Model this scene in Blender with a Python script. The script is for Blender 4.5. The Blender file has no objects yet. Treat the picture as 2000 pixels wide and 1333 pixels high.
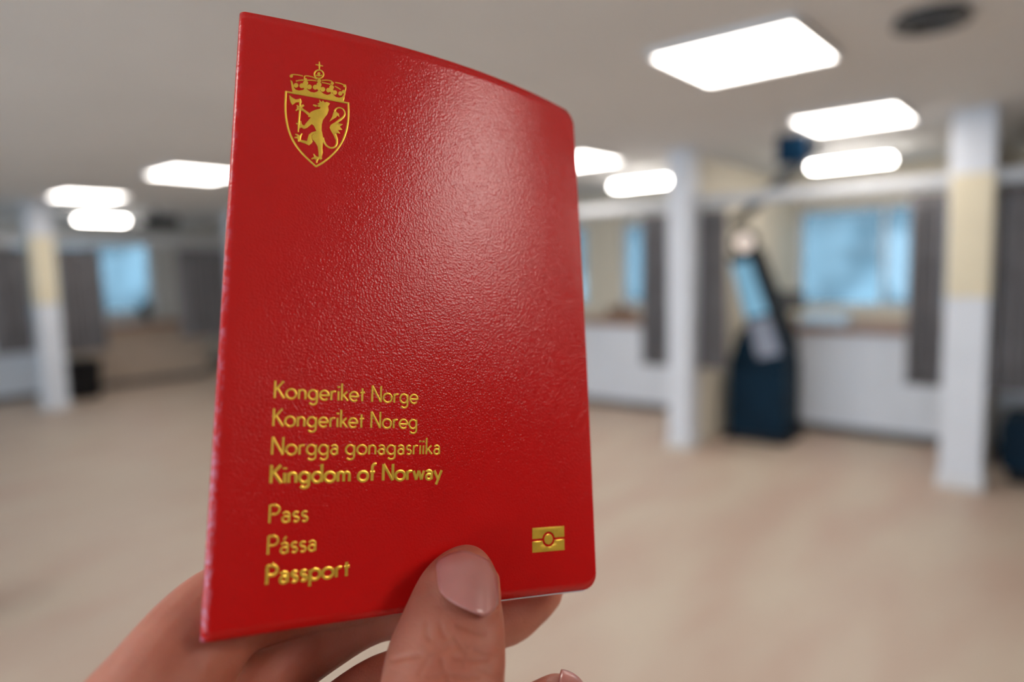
import bpy, bmesh, math, random
import numpy as np
from mathutils import Vector, Matrix, geometry
random.seed(4)
PI = math.pi
SC = bpy.context.scene
COL = SC.collection

# ------------------------------------------------------------------ camera
FPX = 1333.0
YAW, PITCH, ROLL, EYE = math.radians(40), math.radians(-5.9), math.radians(1.5), 1.58
FW = np.array([math.cos(YAW)*math.cos(PITCH), math.sin(YAW)*math.cos(PITCH), math.sin(PITCH)])
R0 = np.array([math.sin(YAW), -math.cos(YAW), 0.0]); U0 = np.cross(R0, FW)
RT = R0*math.cos(ROLL) - U0*math.sin(ROLL); UP = np.cross(RT, FW)
EYEP = np.array([0, 0, EYE])
cd = bpy.data.cameras.new('camera'); cam = bpy.data.objects.new('camera', cd); COL.objects.link(cam)
cam.matrix_world = Matrix(((RT[0], UP[0], -FW[0], 0), (RT[1], UP[1], -FW[1], 0), (RT[2], UP[2], -FW[2], EYE), (0, 0, 0, 1)))
cd.sensor_width = 36; cd.lens = FPX/2000*36; cd.clip_start = 0.01; cd.clip_end = 200
cd.dof.use_dof = True; cd.dof.focus_distance = 0.149; cd.dof.aperture_fstop = 5.4
SC.camera = cam
# ------------------------------------------------------------------ sky, exposure
w = bpy.data.worlds.new('sky'); SC.world = w; w.use_nodes = True
bg = w.node_tree.nodes['Background']; bg.inputs['Color'].default_value = (0.62, 0.82, 1.0, 1); bg.inputs['Strength'].default_value = 5.5
vs = SC.view_settings; vs.view_transform = 'Standard'; vs.look = 'None'; vs.gamma = 1; vs.use_curve_mapping = False
vs.exposure = 0.24
LAMP = 11.0            # ceiling panel radiance
LINEAR = 24.0         # linear lamps over the counters

# ------------------------------------------------------------------ helpers
def mat(name, col, rough=0.5, metal=0.0, var=0.0, scale=8.0, bump=0.0, bscale=60.0, emit=None, estr=0.0, stretch=None, col2=None, sss=0.0, coat=0.0, spec=None):
    m = bpy.data.materials.new(name); m.use_nodes = True
    nt = m.node_tree; b = nt.nodes['Principled BSDF']; N = nt.nodes.new; L = nt.links.new
    b.inputs['Roughness'].default_value = rough; b.inputs['Metallic'].default_value = metal
    if coat: b.inputs['Coat Weight'].default_value = coat; b.inputs['Coat Roughness'].default_value = 0.2
    if spec is not None: b.inputs['Specular IOR Level'].default_value = spec
    tc = N('ShaderNodeTexCoord'); mp = N('ShaderNodeMapping'); L(tc.outputs['Object'], mp.inputs['Vector'])
    if stretch: mp.inputs['Scale'].default_value = stretch
    c2 = col2 if col2 else tuple(c*(1-var) for c in col)
    nz = N('ShaderNodeTexNoise'); nz.inputs['Scale'].default_value = scale; nz.inputs['Detail'].default_value = 3
    L(mp.outputs['Vector'], nz.inputs['Vector'])
    rp = N('ShaderNodeValToRGB'); L(nz.outputs['Fac'], rp.inputs['Fac'])
    rp.color_ramp.elements[0].position = 0.35; rp.color_ramp.elements[1].position = 0.65
    rp.color_ramp.elements[0].color = (*c2, 1); rp.color_ramp.elements[1].color = (*col, 1)
    L(rp.outputs['Color'], b.inputs['Base Color'])
    if bump:
        n2 = N('ShaderNodeTexNoise'); n2.inputs['Scale'].default_value = bscale; L(tc.outputs['Object'], n2.inputs['Vector'])
        bp = N('ShaderNodeBump'); bp.inputs['Strength'].default_value = bump; bp.inputs['Distance'].default_value = 0.2/bscale
        L(n2.outputs['Fac'], bp.inputs['Height']); L(bp.outputs['Normal'], b.inputs['Normal'])
    if emit: b.inputs['Emission Color'].default_value = (*emit, 1); b.inputs['Emission Strength'].default_value = estr
    return m

def link(name, me, m, parent=None, loc=None):
    o = bpy.data.objects.new(name, me); COL.objects.link(o)
    if m: me.materials.append(m)
    if parent: o.parent = parent
    if loc is not None: o.location = loc
    return o
def from_bm(name, bm, m, parent=None, loc=None, smooth=False):
    me = bpy.data.meshes.new(name); bm.normal_update(); bm.to_mesh(me); bm.free()
    if smooth: me.polygons.foreach_set('use_smooth', [True]*len(me.polygons))
    return link(name, me, m, parent, loc)
def bx(bm, x0, x1, y0, y1, z0, z1, bev=0.0):
    r = bmesh.ops.create_cube(bm, size=1.0)
    for v in r['verts']:
        v.co = Vector(((x0+x1)/2+v.co.x*(x1-x0), (y0+y1)/2+v.co.y*(y1-y0), (z0+z1)/2+v.co.z*(z1-z0)))
    if bev:
        es = list({e for v in r['verts'] for e in v.link_edges})
        bmesh.ops.bevel(bm, geom=es, offset=bev, segments=2, affect='EDGES', profile=0.5)
def box(name, x0, x1, y0, y1, z0, z1, m, parent=None, bev=0.0):
    """box given in the parent's coordinates (or the world's)"""
    bm = bmesh.new(); c = ((x0+x1)/2, (y0+y1)/2, z0)
    bx(bm, x0-c[0], x1-c[0], y0-c[1], y1-c[1], 0, z1-z0, bev)
    return from_bm(name, bm, m, parent, c)
def tube_bm(bm, pts, rad, seg=12, cap=True):
    rings = []
    pts = [Vector(p) for p in pts]
    for i, p in enumerate(pts):
        d = (pts[min(i+1, len(pts)-1)] - pts[max(i-1, 0)]).normalized()
        a = d.orthogonal().normalized() if i == 0 else (a - d*a.dot(d)).normalized()
        b = d.cross(a); r = rad[i] if isinstance(rad, (list, tuple)) else rad
        rings.append([bm.verts.new(p + (a*math.cos(t)+b*math.sin(t))*r) for t in [2*PI*k/seg for k in range(seg)]])
    for A, B in zip(rings, rings[1:]):
        for k in range(seg): bm.faces.new((A[k], A[(k+1) % seg], B[(k+1) % seg], B[k]))
    if cap: bm.faces.new(rings[0][::-1]); bm.faces.new(rings[-1])
def tube(name, pts, rad, m, parent=None, seg=12):
    bm = bmesh.new(); tube_bm(bm, pts, rad, seg); return from_bm(name, bm, m, parent, None, True)
def prism(name, poly, axis, a0, a1, m, parent=None, bev=0.0):
    """polygon extruded along axis 'x','y' or 'z'"""
    bm = bmesh.new()
    def P(p, q): return {'x': (q, p[0], p[1]), 'y': (p[0], q, p[1]), 'z': (p[0], p[1], q)}[axis]
    A = [bm.verts.new(P(p, a0)) for p in poly]; B = [bm.verts.new(P(p, a1)) for p in poly]; n = len(poly)
    bm.faces.new(A[::-1]); bm.faces.new(B)
    for k in range(n): bm.faces.new((A[k], A[(k+1) % n], B[(k+1) % n], B[k]))
    bmesh.ops.recalc_face_normals(bm, faces=bm.faces)
    if bev: bmesh.ops.bevel(bm, geom=list(bm.edges), offset=bev, segments=2, affect='EDGES', profile=0.5)
    return from_bm(name, bm, m, parent)
def empty(name, loc, rz=0):
    o = bpy.data.objects.new(name, None); COL.objects.link(o); o.location = loc; o.rotation_euler = (0, 0, rz)
    o.empty_display_size = 0.1; return o
def tag(o, label, cat, group=None):
    o['label'] = label; o['category'] = cat
    if group: o['group'] = group
    return o
def struct(o, label=None):
    o['kind'] = 'structure'
    if label: o['label'] = label
    return o
def cam_pt(px, py, d):
    """point d millimetres in front of the photographer's eye, in world metres"""
    return EYEP + (RT*(px-1000)*d/FPX - UP*(py-666.5)*d/FPX + FW*d)/1000

# ------------------------------------------------------------------ materials
M_floor = mat('beige_vinyl', (0.50, 0.415, 0.33), 0.5, scale=1.3, stretch=(0.8, 2.6, 1), col2=(0.45, 0.335, 0.265), bump=0.05, bscale=40)
M_ceil = mat('ceiling_board', (0.80, 0.80, 0.795), 0.9, var=0.06, scale=0.8, bump=0.1, bscale=80)
M_cream = mat('cream_paint', (0.78, 0.71, 0.58), 0.7, var=0.04, scale=2)
M_grey_wall = mat('pale_grey_paint', (0.62, 0.60, 0.57), 0.8, var=0.05, scale=2)
M_rear = mat('darkened_rear_wall', (0.10, 0.10, 0.105), 0.8, var=0.1, scale=2)  # unseen rear wall, darkened to cut its reflections on the cover
M_white = mat('white_laminate', (0.74, 0.77, 0.83), 0.45, var=0.04, scale=3)
M_wmetal = mat('white_metal', (0.72, 0.73, 0.75), 0.4, var=0.03, scale=5)
M_rail = mat('pale_grey_metal', (0.5, 0.51, 0.53), 0.5, var=0.05, scale=5)
M_creampan = mat('cream_board', (0.80, 0.71, 0.52), 0.6, var=0.05, scale=3)
M_wood = mat('oak_top', (0.36, 0.20, 0.12), 0.45, var=0.35, scale=4, stretch=(12, 1, 12))
M_tan = mat('tan_laminate', (0.50, 0.40, 0.32), 0.5, var=0.12, scale=4)
M_curt = mat('grey_curtain', (0.21, 0.20, 0.21), 0.95, var=0.2, scale=6, bump=0.15, bscale=500)
M_navy = mat('navy_steel', (0.003, 0.022, 0.045), 0.6, var=0.3, scale=4, spec=0.15)
M_black = mat('black_plastic', (0.010, 0.010, 0.012), 0.5, var=0.3, scale=10, spec=0.25)
M_darkgrey = mat('dark_grey_metal', (0.12, 0.125, 0.13), 0.5, var=0.15, scale=8)
M_alu = mat('grey_aluminium', (0.45, 0.46, 0.48), 0.35, 0.7, var=0.1, scale=8)
M_sign = mat('blue_sign_face', (0.001, 0.022, 0.055), 0.6, var=0.2, scale=5, spec=0.1)
M_paleblue = mat('pale_blue_plastic', (0.40, 0.56, 0.72), 0.4, var=0.1, scale=8)
M_screen = mat('lit_screen', (0.03, 0.06, 0.08), 0.25, var=0.2, scale=3, emit=(0.22, 0.45, 0.62), estr=0.7)
M_greypan = mat('blue_grey_panel', (0.33, 0.36, 0.45), 0.5, var=0.1, scale=4)
M_beech = mat('orange_beech', (0.55, 0.28, 0.10), 0.45, var=0.25, scale=6, stretch=(8, 8, 1))
M_panel = mat('lamp_diffuser', (0.9, 0.9, 0.88), 0.5, emit=(1.0, 0.93, 0.86), estr=LAMP)
M_linear = mat('linear_diffuser', (0.9, 0.9, 0.88), 0.5, emit=(1.0, 0.94, 0.87), estr=LINEAR)
M_lens = mat('lamp_lens', (0.8, 0.7, 0.65), 0.4, emit=(1.0, 0.85, 0.75), estr=0.6)
def glass_mat(name, tint, gloss=0.06, frost=0.3):
    m = bpy.data.materials.new(name); m.use_nodes = True; nt = m.node_tree; N = nt.nodes.new; L = nt.links.new
    for n in list(nt.nodes): nt.nodes.remove(n)
    o = N('ShaderNodeOutputMaterial'); t = N('ShaderNodeBsdfTransparent'); g = N('ShaderNodeBsdfGlossy'); d = N('ShaderNodeBsdfTranslucent'); mx = N('ShaderNodeMixShader'); mx2 = N('ShaderNodeMixShader')
    nz = N('ShaderNodeTexNoise'); nz.inputs['Scale'].default_value = 1.3; tc = N('ShaderNodeTexCoord'); L(tc.outputs['Object'], nz.inputs['Vector'])
    rp = N('ShaderNodeValToRGB'); L(nz.outputs['Fac'], rp.inputs['Fac'])
    rp.color_ramp.elements[0].color = (*[c*(1-0.3*frost/0.3) for c in tint], 1); rp.color_ramp.elements[1].color = (*tint, 1)
    rp.color_ramp.elements[0].position = 0.4; rp.color_ramp.elements[1].position = 0.6
    L(rp.outputs['Color'], t.inputs['Color']); L(rp.outputs['Color'], d.inputs['Color'])
    g.inputs['Roughness'].default_value = 0.05; mx.inputs[0].default_value = frost; mx2.inputs[0].default_value = gloss
    L(t.outputs[0], mx.inputs[1]); L(d.outputs[0], mx.inputs[2]); L(mx.outputs[0], mx2.inputs[1]); L(g.outputs[0], mx2.inputs[2]); L(mx2.outputs[0], o.inputs['Surface'])
    return m
M_film = glass_mat('blue_filmed_glass', (0.32, 0.385, 0.41))
M_glass = glass_mat('clear_glass', (1.0, 1.0, 1.0), 0.04, 0.0)

# ------------------------------------------------------------------ room shell
X0, X1, Y0, Y1, ZC = -4.6, 8.1, -5.0, 12.4, 2.56
struct(box('floor', X0-.2, X1+.2, Y0-.2, Y1+.2, -0.1, 0, M_floor))
struct(box('ceiling', X0-.2, X1+.2, Y0-.2, Y1+.2, ZC, ZC+0.1, M_ceil))
def wall(name, axis, at, thick, a0, a1, holes, m):
    """wall plane of constant x or y with rectangular openings (a0,a1,z0,z1)"""
    bm = bmesh.new()
    cuts = sorted({a0, a1, *[h[0] for h in holes], *[h[1] for h in holes]})
    for s, e in zip(cuts, cuts[1:]):
        h = [q for q in holes if q[0] <= s+1e-6 and q[1] >= e-1e-6]
        spans = [(0, ZC)] if not h else [(0, h[0][2]), (h[0][3], ZC)]
        for z0, z1 in spans:
            if axis == 'x': bx(bm, min(at, at+thick), max(at, at+thick), s, e, z0, z1)
            else: bx(bm, s, e, min(at, at+thick), max(at, at+thick), z0, z1)
    return struct(from_bm(name, bm, m))
WR = [(0.75, 2.55, 1.06, 2.2), (2.95, 4.85, 1.06, 2.2), (5.4, 7.2, 1.06, 2.2)]
WB = [(0.2, 2.5, 1.02, 2.3), (3.1, 5.15, 1.02, 2.3)]
WL = [(-2.6, -0.2, 0.85, 2.3), (0.3, 2.7, 0.5, 2.4), (3.2, 5.6, 0.5, 2.4), (6.1, 8.5, 0.5, 2.4)]
wall('wall_right', 'x', X1, 0.2, Y0, Y1, WR, M_cream)
wall('wall_far', 'y', Y1, 0.2, X0, X1, WB, M_grey_wall)
wall('wall_left', 'x', X0, -0.2, Y0, Y1, WL, M_grey_wall)
WK = []
wall('wall_rear', 'y', Y0, -0.2, X0, X1, WK, M_rear)
wn = 0
def window(axis, at, h, m, split):
    global wn; wn += 1
    a0, a1, z0, z1 = h; t = 0.06
    root = struct(empty('window_%d' % wn, (at, (a0+a1)/2, z0) if axis == 'x' else ((a0+a1)/2, at, z0)))
    hw = (a1-a0)/2; H = z1-z0
    def b(n, p0, p1, q0, q1, th, mm):
        return box(n, -th, th, p0, p1, q0, q1, mm, root) if axis == 'x' else box(n, p0, p1, -th, th, q0, q1, mm, root)
    b('window_frame', -hw, hw, 0, t, 0.04, M_wmetal); b('window_frame', -hw, hw, H-t, H, 0.04, M_wmetal)
    b('window_frame', -hw, -hw+t, t, H-t, 0.04, M_wmetal); b('window_frame', hw-t, hw, t, H-t, 0.04, M_wmetal)
    xs = [-hw+t + (2*hw-2*t)*k/split for k in range(split+1)]
    for k in range(split):
        b('pane', xs[k]+(0.02 if k else 0), xs[k+1]-(0.02 if k < split-1 else 0), t, H-t, 0.004, m)
        if k: b('mullion', xs[k]-0.02, xs[k]+0.02, t, H-t, 0.03, M_wmetal)
    return root
for h in WR: window('x', X1+0.1, h, M_film, 2)
for h in WB: window('y', Y1+0.1, h, M_film, 2)
for h in WL: window('x', X0-0.1, h, M_glass, 2)
for h in WK: window('y', Y0-0.1, h, M_glass, 2)
struct(box('baseboard_right', X1-0.015, X1, Y0, Y1, 0, 0.08, M_darkgrey))
struct(box('baseboard_far', X0, X1-0.015, Y1-0.015, Y1, 0, 0.08, M_darkgrey))

# ------------------------------------------------------------------ ceiling lamps
def panel_lamp(x, y, label, s=0.31):
    r = tag(empty('ceiling_lamp', (x, y, ZC-0.035)), label, 'lamp', 'square ceiling panel lamps')
    for q in ((-s-.02, s+.02, -s-.02, -s), (-s-.02, s+.02, s, s+.02), (-s-.02, -s, -s, s), (s, s+.02, -s, s)):
        box('frame', *q, 0, 0.035, M_wmetal, r)
    box('diffuser', -s, s, -s, s, 0.008, 0.03, M_panel, r)
panel_lamp(3.22, 1.25, 'large square ceiling panel lamp, nearest and highest on the right')
panel_lamp(5.15, 1.25, 'square ceiling panel lamp just above the hanging blue sign')
panel_lamp(5.17, 3.55, 'square ceiling panel lamp half hidden by the right edge of the red passport')
panel_lamp(3.05, 6.3, 'square ceiling panel lamp half hidden by the spine of the red passport')
panel_lamp(2.95, 8.65, 'square ceiling panel lamp at the far left, upper of the two close together')
panel_lamp(3.1, 3.75, 'square ceiling panel lamp behind the red passport')
panel_lamp(0.76, -1.5, 'square ceiling panel lamp close behind the photographer')
panel_lamp(0.76, -2.17, 'square ceiling panel lamp further behind the photographer')
panel_lamp(2.6, -2.05, 'added square ceiling panel lamp, unseen behind the photographer to the right')  # added lamp out of view, brightens the right side of the cover
panel_lamp(-1.0, 1.25, 'added square ceiling panel lamp, unseen left of the photographer')  # added out of frame for rim light on the hand's left edge
panel_lamp(1.1, 1.25, 'added square ceiling panel lamp, unseen straight above the red passport')  # unseen lamp added to backlight the finger edges
panel_lamp(-1.2, 3.75, 'added square ceiling panel lamp, unseen above the stool side of the hall')  # extra lamp out of view, lifts the light on floor and ceiling
panel_lamp(-1.2, 6.25, 'added square ceiling panel lamp, unseen near the left windows')  # likewise added to brighten the hall, never in view
def linear_lamp(x, y, along, label, L=0.66, z=2.42):
    r = tag(empty('linear_lamp', (x, y, z)), label, 'lamp', 'linear lamps over the counters')
    a, b = (L/2, 0.07) if along == 'x' else (0.07, L/2)
    box('housing', -a, a, -b, b, 0.05, 0.065, M_wmetal, r)
    box('diffuser', -a, a, -b, b, 0, 0.05, M_linear, r, 0.012)
    for s in (-0.7, 0.7):
        px, py = (s*a, 0) if along == 'x' else (0, s*b)
        tube('hanger', [(px, py, 0.065), (px, py, ZC-z)], 0.006, M_wmetal, r, 8)
linear_lamp(6.68, 1.64, 'y', 'bright linear lamp over the counter below the hanging blue sign')
linear_lamp(6.45, 3.58, 'y', 'bright linear lamp between the red passport and the middle white column')
linear_lamp(3.75, 10.55, 'x', 'short linear lamp low at the far left beside the black projector', 0.6, 2.4)

# ceiling vent
v = tag(empty('ceiling_vent', (3.3, 0.52, ZC-0.03)), 'dark round ceiling vent near the top right corner', 'vent')
for k, rr in enumerate((0.13, 0.095, 0.06)):
    bm = bmesh.new()
    ring = [(rr*math.cos(t), rr*math.sin(t)) for t in [2*PI*i/32 for i in range(33)]]
    tube_bm(bm, [(x, y, 0.012*k) for x, y in ring], 0.012, 8, False); from_bm('louvre_ring', bm, M_darkgrey, v, None, True)
bm = bmesh.new(); bmesh.ops.create_cone(bm, cap_ends=True, segments=32, radius1=0.125, radius2=0.13, depth=0.01)
from_bm('duct_plate', bm, M_black, v, (0, 0, 0.024))

# ------------------------------------------------------------------ columns, rails, curtains
def column(x, y, label, s=0.125, zsplit=1.32, cream=True):
    r = tag(empty('column', (x, y, 0)), label, 'column', 'white square columns')
    box('shaft', -s, s, -s, s, 0, ZC, M_white, r, 0.008)
    box('base_trim', -s-.012, s+.012, -s-.012, s+.012, 0, 0.09, M_wmetal, r, 0.004)
    if not cream: return r
    # cream boards covering the upper faces turned to the hall
    box('cream_panel', -s-.006, -s, -s*.95, s*.95, zsplit, 2.14, M_creampan, r)
    box('cream_panel', -s*.95, s*.95, -s-.006, -s, zsplit, 2.14, M_creampan, r)
    return r
column(5.6, 0.60, 'white square column with a cream upper panel at the right edge')
column(5.5, 2.66, 'slim white square column between two grey curtains, middle right', 0.1, cream=False)
column(2.78, 9.86, 'white square column with a cream upper panel at the far left')
column(5.55, 4.8, 'white square column at the far end of the right rail, behind the red passport', 0.1, cream=False)
column(5.3, 9.86, 'white square column at the end of the far rail, behind the red passport', 0.1, cream=False)
column(5.6, -1.32, 'white square column beyond the right edge', 0.1, cream=False)
def rail(x0, y0, x1, y1, z, label):
    along = 'y' if abs(y1-y0) > abs(x1-x0) else 'x'
    r = tag(empty('curtain_rail', (x0, y0, z)), label, 'rail', 'curtain rails')
    L = (y1-y0) if along == 'y' else (x1-x0)
    if along == 'y': box('beam', -0.03, 0.03, 0, L, 0, 0.07, M_rail, r, 0.004); box('track', -0.012, 0.012, 0, L, -0.015, 0, M_alu, r)
    else: box('beam', 0, L, -0.03, 0.03, 0, 0.07, M_rail, r, 0.004); box('track', 0, L, -0.012, 0.012, -0.015, 0, M_alu, r)
    return r
rail(5.55, 0.73, 5.55, 2.54, 2.09, 'white curtain rail between the two right-hand columns')
rail(5.55, -1.2, 5.55, 0.47, 2.09, 'white curtain rail running off the right edge from the right column')
rail(5.55, 2.78, 5.55, 4.7, 2.09, 'white curtain rail from the middle column to behind the red passport')
rail(2.92, 9.86, 5.2, 9.86, 2.06, 'white curtain rail right of the far left column')
rail(0.6, 9.86, 2.65, 9.86, 2.06, 'white curtain rail left of the far left column')
def curtain(along, fixed, a0, a1, z0, z1, label, n=6, amp=0.035):
    L = a1-a0; nx, nz = n*10, 10
    r = tag(empty('curtain', (fixed, a0, z0) if along == 'y' else (a0, fixed, z0)), label, 'curtain', 'grey booth curtains')
    def sheet(za, zb, off, mm, nm):
        bm = bmesh.new(); g = []
        for j in range(nz+1):
            z = za+(zb-za)*j/nz; row = []
            for i in range(nx+1):
                t = i/nx; ph = 2*PI*n*t
                d = amp*(math.sin(ph)+0.3*math.sin(1.7*ph+1))*(1.15-0.45*z/(z1-z0)) + off
                e = L*t + 0.012*math.sin(2*ph)
                row.append(bm.verts.new((d, e, z) if along == 'y' else (e, d, z)))
            g.append(row)
        for j in range(nz):
            for i in range(nx): bm.faces.new((g[j][i], g[j][i+1], g[j+1][i+1], g[j+1][i]))
        o = from_bm(nm, bm, mm, r, None, True); s = o.modifiers.new('thick', 'SOLIDIFY'); s.thickness = 0.004; s.offset = 0; return o
    H = z1-z0
    sheet(0, H, 0, M_curt, 'cloth'); 
    h = sheet(0, 0.05, 0, M_curt, 'hem'); h.modifiers[0].thickness = 0.009
    for k in range(n+1):
        q = L*k/n; p = (0, q, H) if along == 'y' else (q, 0, H)
        tube('hook', [p, (p[0], p[1], H+0.034)], 0.004, M_alu, r, 6)
curtain('y', 5.55, 2.80, 3.08, 0.69, 2.04, 'grey pleated curtain left of the middle white column')
curtain('y', 5.55, 2.30, 2.53, 0.70, 2.045, 'grey pleated curtain right of the middle white column')
curtain('y', 5.55, 0.74, 0.96, 0.69, 2.04, 'grey pleated curtain left of the right-hand column beside the blue window', 5)
curtain('y', 5.55, -0.15, 0.46, 0.69, 2.04, 'grey pleated curtain running off the right edge of the photo', 10)
curtain('x', 9.86, 2.95, 3.45, 0.68, 2.01, 'grey pleated curtain right of the far left column', 8)
curtain('x', 9.86, 4.42, 5.15, 0.74, 2.01, 'dark grey curtain beside the spine of the red passport', 9)
curtain('x', 9.86, 2.22, 2.62, 0.74, 2.01, 'dark grey curtain at the left edge of the photo', 6)

# booth partitions running from the columns back to the wall
tag(box('partition', 5.68, X1, 2.56, 2.62, 0, 2.5, M_cream, None, 0.004), 'cream partition wall behind the middle white column', 'partition')
tag(box('partition', 6.2, X1, 0.52, 0.58, 0, 2.5, M_cream, None, 0.004), 'cream partition wall behind the right-hand column', 'partition')

# ------------------------------------------------------------------ counters
def counter(axis, at, a0, a1, top, front, topmat, label, depth=0.75, plinth=0.09):
    r = tag(empty('service_counter', (at, a0, 0) if axis == 'x' else (a0, at, 0)), label, 'counter', 'service counters')
    L = a1-a0
    def b(n, d0, d1, z0, z1, m, l0=0, l1=L, bev=0.0):
        return box(n, d0, d1, l0, l1, z0, z1, m, r, bev) if axis == 'x' else box(n, l0, l1, d0, d1, z0, z1, m, r, bev)
    b('plinth', 0.07, depth, 0, plinth, M_darkgrey)
    k = max(1, round(L/0.95))
    for i in range(k): b('front_panel', 0, 0.03, plinth, top-0.06, front, L*i/k+0.002, L*(i+1)/k-0.002)
    b('body', 0.03, depth, plinth, top-0.06, M_wmetal)
    b('worktop', -0.05, depth+0.02, top-0.06, top, topmat, 0, L, 0.004)
counter('x', 6.62, 0.6, 2.54, 1.0, M_white, M_wood, 'white counter with a wooden top below the large blue window')
counter('x', 6.62, 2.64, 4.6, 1.0, M_white, M_wood, 'white counter with a wooden top just right of the red passport')
counter('x', 6.62, -1.4, 0.5, 1.0, M_white, M_wood, 'white counter behind the right-hand column')
counter('y', 10.95, 3.3, 5.3, 0.92, M_tan, M_wood, 'tan counter under the blue window at the far left')
counter('y', 10.95, 0.6, 3.0, 0.92, M_white, M_wood, 'white counter at the left edge behind the far left column')

# ------------------------------------------------------------------ things on and around the counters
k = tag(empty('photo_kiosk', (5.95, 2.19, 0)), 'navy self-service kiosk with a leaning screen head and round light on top', 'kiosk')
box('plinth', -0.02, 0.46, -0.28, 0.28, 0, 0.06, M_black, k, 0.006)
box('cabinet', 0, 0.42, -0.25, 0.25, 0.06, 0.72, M_navy, k, 0.012)
prism('neck', [(-0.25, 0.72), (0.25, 0.72), (0.16, 1.0), (-0.22, 1.0)], 'x', 0.02, 0.38, M_navy, k, 0.008)
prism('head_shell', [(-0.33, 0.86), (0.02, 0.76), (0.27, 1.66), (0.0, 1.72)], 'x', 0.03, 0.16, M_black, k, 0.01)
prism('screen', [(-0.09, 1.15), (0.1, 1.10), (0.235, 1.58), (0.075, 1.62)], 'x', 0.02, 0.032, M_screen, k)
prism('lower_panel', [(-0.21, 0.80), (-0.01, 0.75), (0.09, 1.07), (-0.1, 1.12)], 'x', 0.018, 0.032, M_greypan, k)
bm = bmesh.new()
tube_bm(bm, [(0.0, 0.13+0.095*math.cos(t), 1.77+0.095*math.sin(t)) for t in [2*PI*i/28 for i in range(29)]], 0.028, 10, False)
from_bm('ring_housing', bm, M_black, k, (0.06, 0, 0), True)
bm = bmesh.new(); bmesh.ops.create_uvsphere(bm, u_segments=20, v_segments=10, radius=0.085)
for q in bm.verts: q.co.x *= 0.25
from_bm('round_light', bm, M_lens, k, (0.05, 0.13, 1.77), True)

br = tag(empty('slanted_brace', (6.2, 2.5, 1.95)), 'slanted grey bar rising to the ceiling left of the hanging blue sign', 'bar')
tube('bar', [(0, 0, 0), (-0.1, -0.4, 0.285), (-0.2, -0.76, 0.58)], 0.05, M_darkgrey, br)
box('ceiling_plate', -0.28, -0.12, -0.86, -0.66, 0.58, 0.609, M_darkgrey, br)

s = tag(empty('hanging_sign', (5.05, 1.62, 2.28)), 'small square dark blue sign hanging from the ceiling', 'sign')
box('sign_board', -0.02, 0.02, -0.105, 0.105, 0, 0.19, M_sign, s, 0.006)
box('sign_frame', -0.026, 0.026, -0.105, 0.105, 0.19, 0.205, M_darkgrey, s)
for yy in (-0.08, 0.08): tube('hanger', [(0, yy, 0.2), (0, yy, 0.28)], 0.004, M_alu, s, 6)

def monitor(loc, rz, label, w=0.42, h=0.26):
    r = tag(empty('monitor', loc, rz), label, 'monitor', 'black monitors')
    box('foot', -0.09, 0.09, -0.12, 0.12, 0, 0.012, M_black, r, 0.004)
    box('stem', 0.015, 0.04, -0.025, 0.025, 0.01, 0.2, M_black, r)
    box('casing', -0.02, 0.015, -w/2, w/2, 0.1, 0.1+h, M_black, r, 0.006)
    box('screen_glass', -0.022, -0.02, -w/2+.012, w/2-.012, 0.115, 0.09+h, M_darkgrey, r)
monitor((7.15, 2.33, 1.0), 0.5, 'black monitor on the counter behind the leaning kiosk head', 0.34, 0.2)
monitor((4.55, 11.35, 0.92), -0.9, 'small black monitor on the tan counter at the far left', 0.3, 0.22)
d = tag(empty('document_scanner', (6.78, 1.85, 1.0)), 'low pale blue device lying on the wooden counter top', 'scanner')
box('tray', -0.14, 0.14, -0.22, 0.22, 0, 0.04, M_paleblue, d, 0.01)
prism('lid', [(-0.12, 0.04), (0.13, 0.04), (0.13, 0.1), (-0.1, 0.06)], 'y', -0.2, 0.2, M_paleblue, d, 0.004)
box('scan_glass', -0.1, 0.02, -0.17, 0.17, 0.058, 0.064, M_screen, d)
def organiser(loc, label, n):
    r = tag(empty('desk_organiser', loc), label, 'organiser')
    box('tray', -0.08, 0.08, -0.18, 0.18, 0, 0.03, M_darkgrey, r, 0.004)
    for i in range(n):
        yy = -0.15+0.3*i/(n-1); box('divider', -0.07, 0.07, yy-.006, yy+.006, 0.03, 0.09+0.03*((i*7) % 3), M_wood, r)
organiser((7.05, 4.2, 1.0), 'low dark desk organiser on the counter beside the red passport', 5)
def bin_(loc, label, s, h, m, cat, name):
    r = tag(empty(name, loc), label, cat)
    bm = bmesh.new(); bx(bm, -s, s, -s, s, 0, h, 0.04 if h > .3 else 0.02)
    for q in bm.verts: f = 0.86+0.14*q.co.z/h; q.co.x *= f; q.co.y *= f
    from_bm('body', bm, m, r)
    box('rim', -s-.008, s+.008, -s-.008, s+.008, h-0.03, h, M_black, r, 0.006); box('lid', -s*.85, s*.85, -s*.85, s*.85, h-0.002, h+0.012, M_black, r, 0.004)
bin_((3.28, 10.4, 0), 'black waste bin standing beside the far left column', 0.2, 0.52, M_black, 'bin', 'waste_bin')
st = tag(empty('pouf_seat', (6.02, 0.16, 0)), 'dark navy padded stool on the floor at the right edge', 'stool')
box('base', -0.2, 0.2, -0.2, 0.2, 0, 0.08, M_black, st, 0.01); box('padded_body', -0.25, 0.25, -0.25, 0.25, 0.08, 0.47, M_navy, st, 0.06)
pj = tag(empty('projector', (4.25, 10.0, 2.33)), 'black projector hanging from the ceiling at the far left', 'projector')
box('body', -0.24, 0.24, -0.18, 0.18, -0.03, 0.13, M_black, pj, 0.02); tube('mount_pole', [(0, 0, 0.12), (0, 0, ZC-2.33)], 0.02, M_black, pj)
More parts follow.
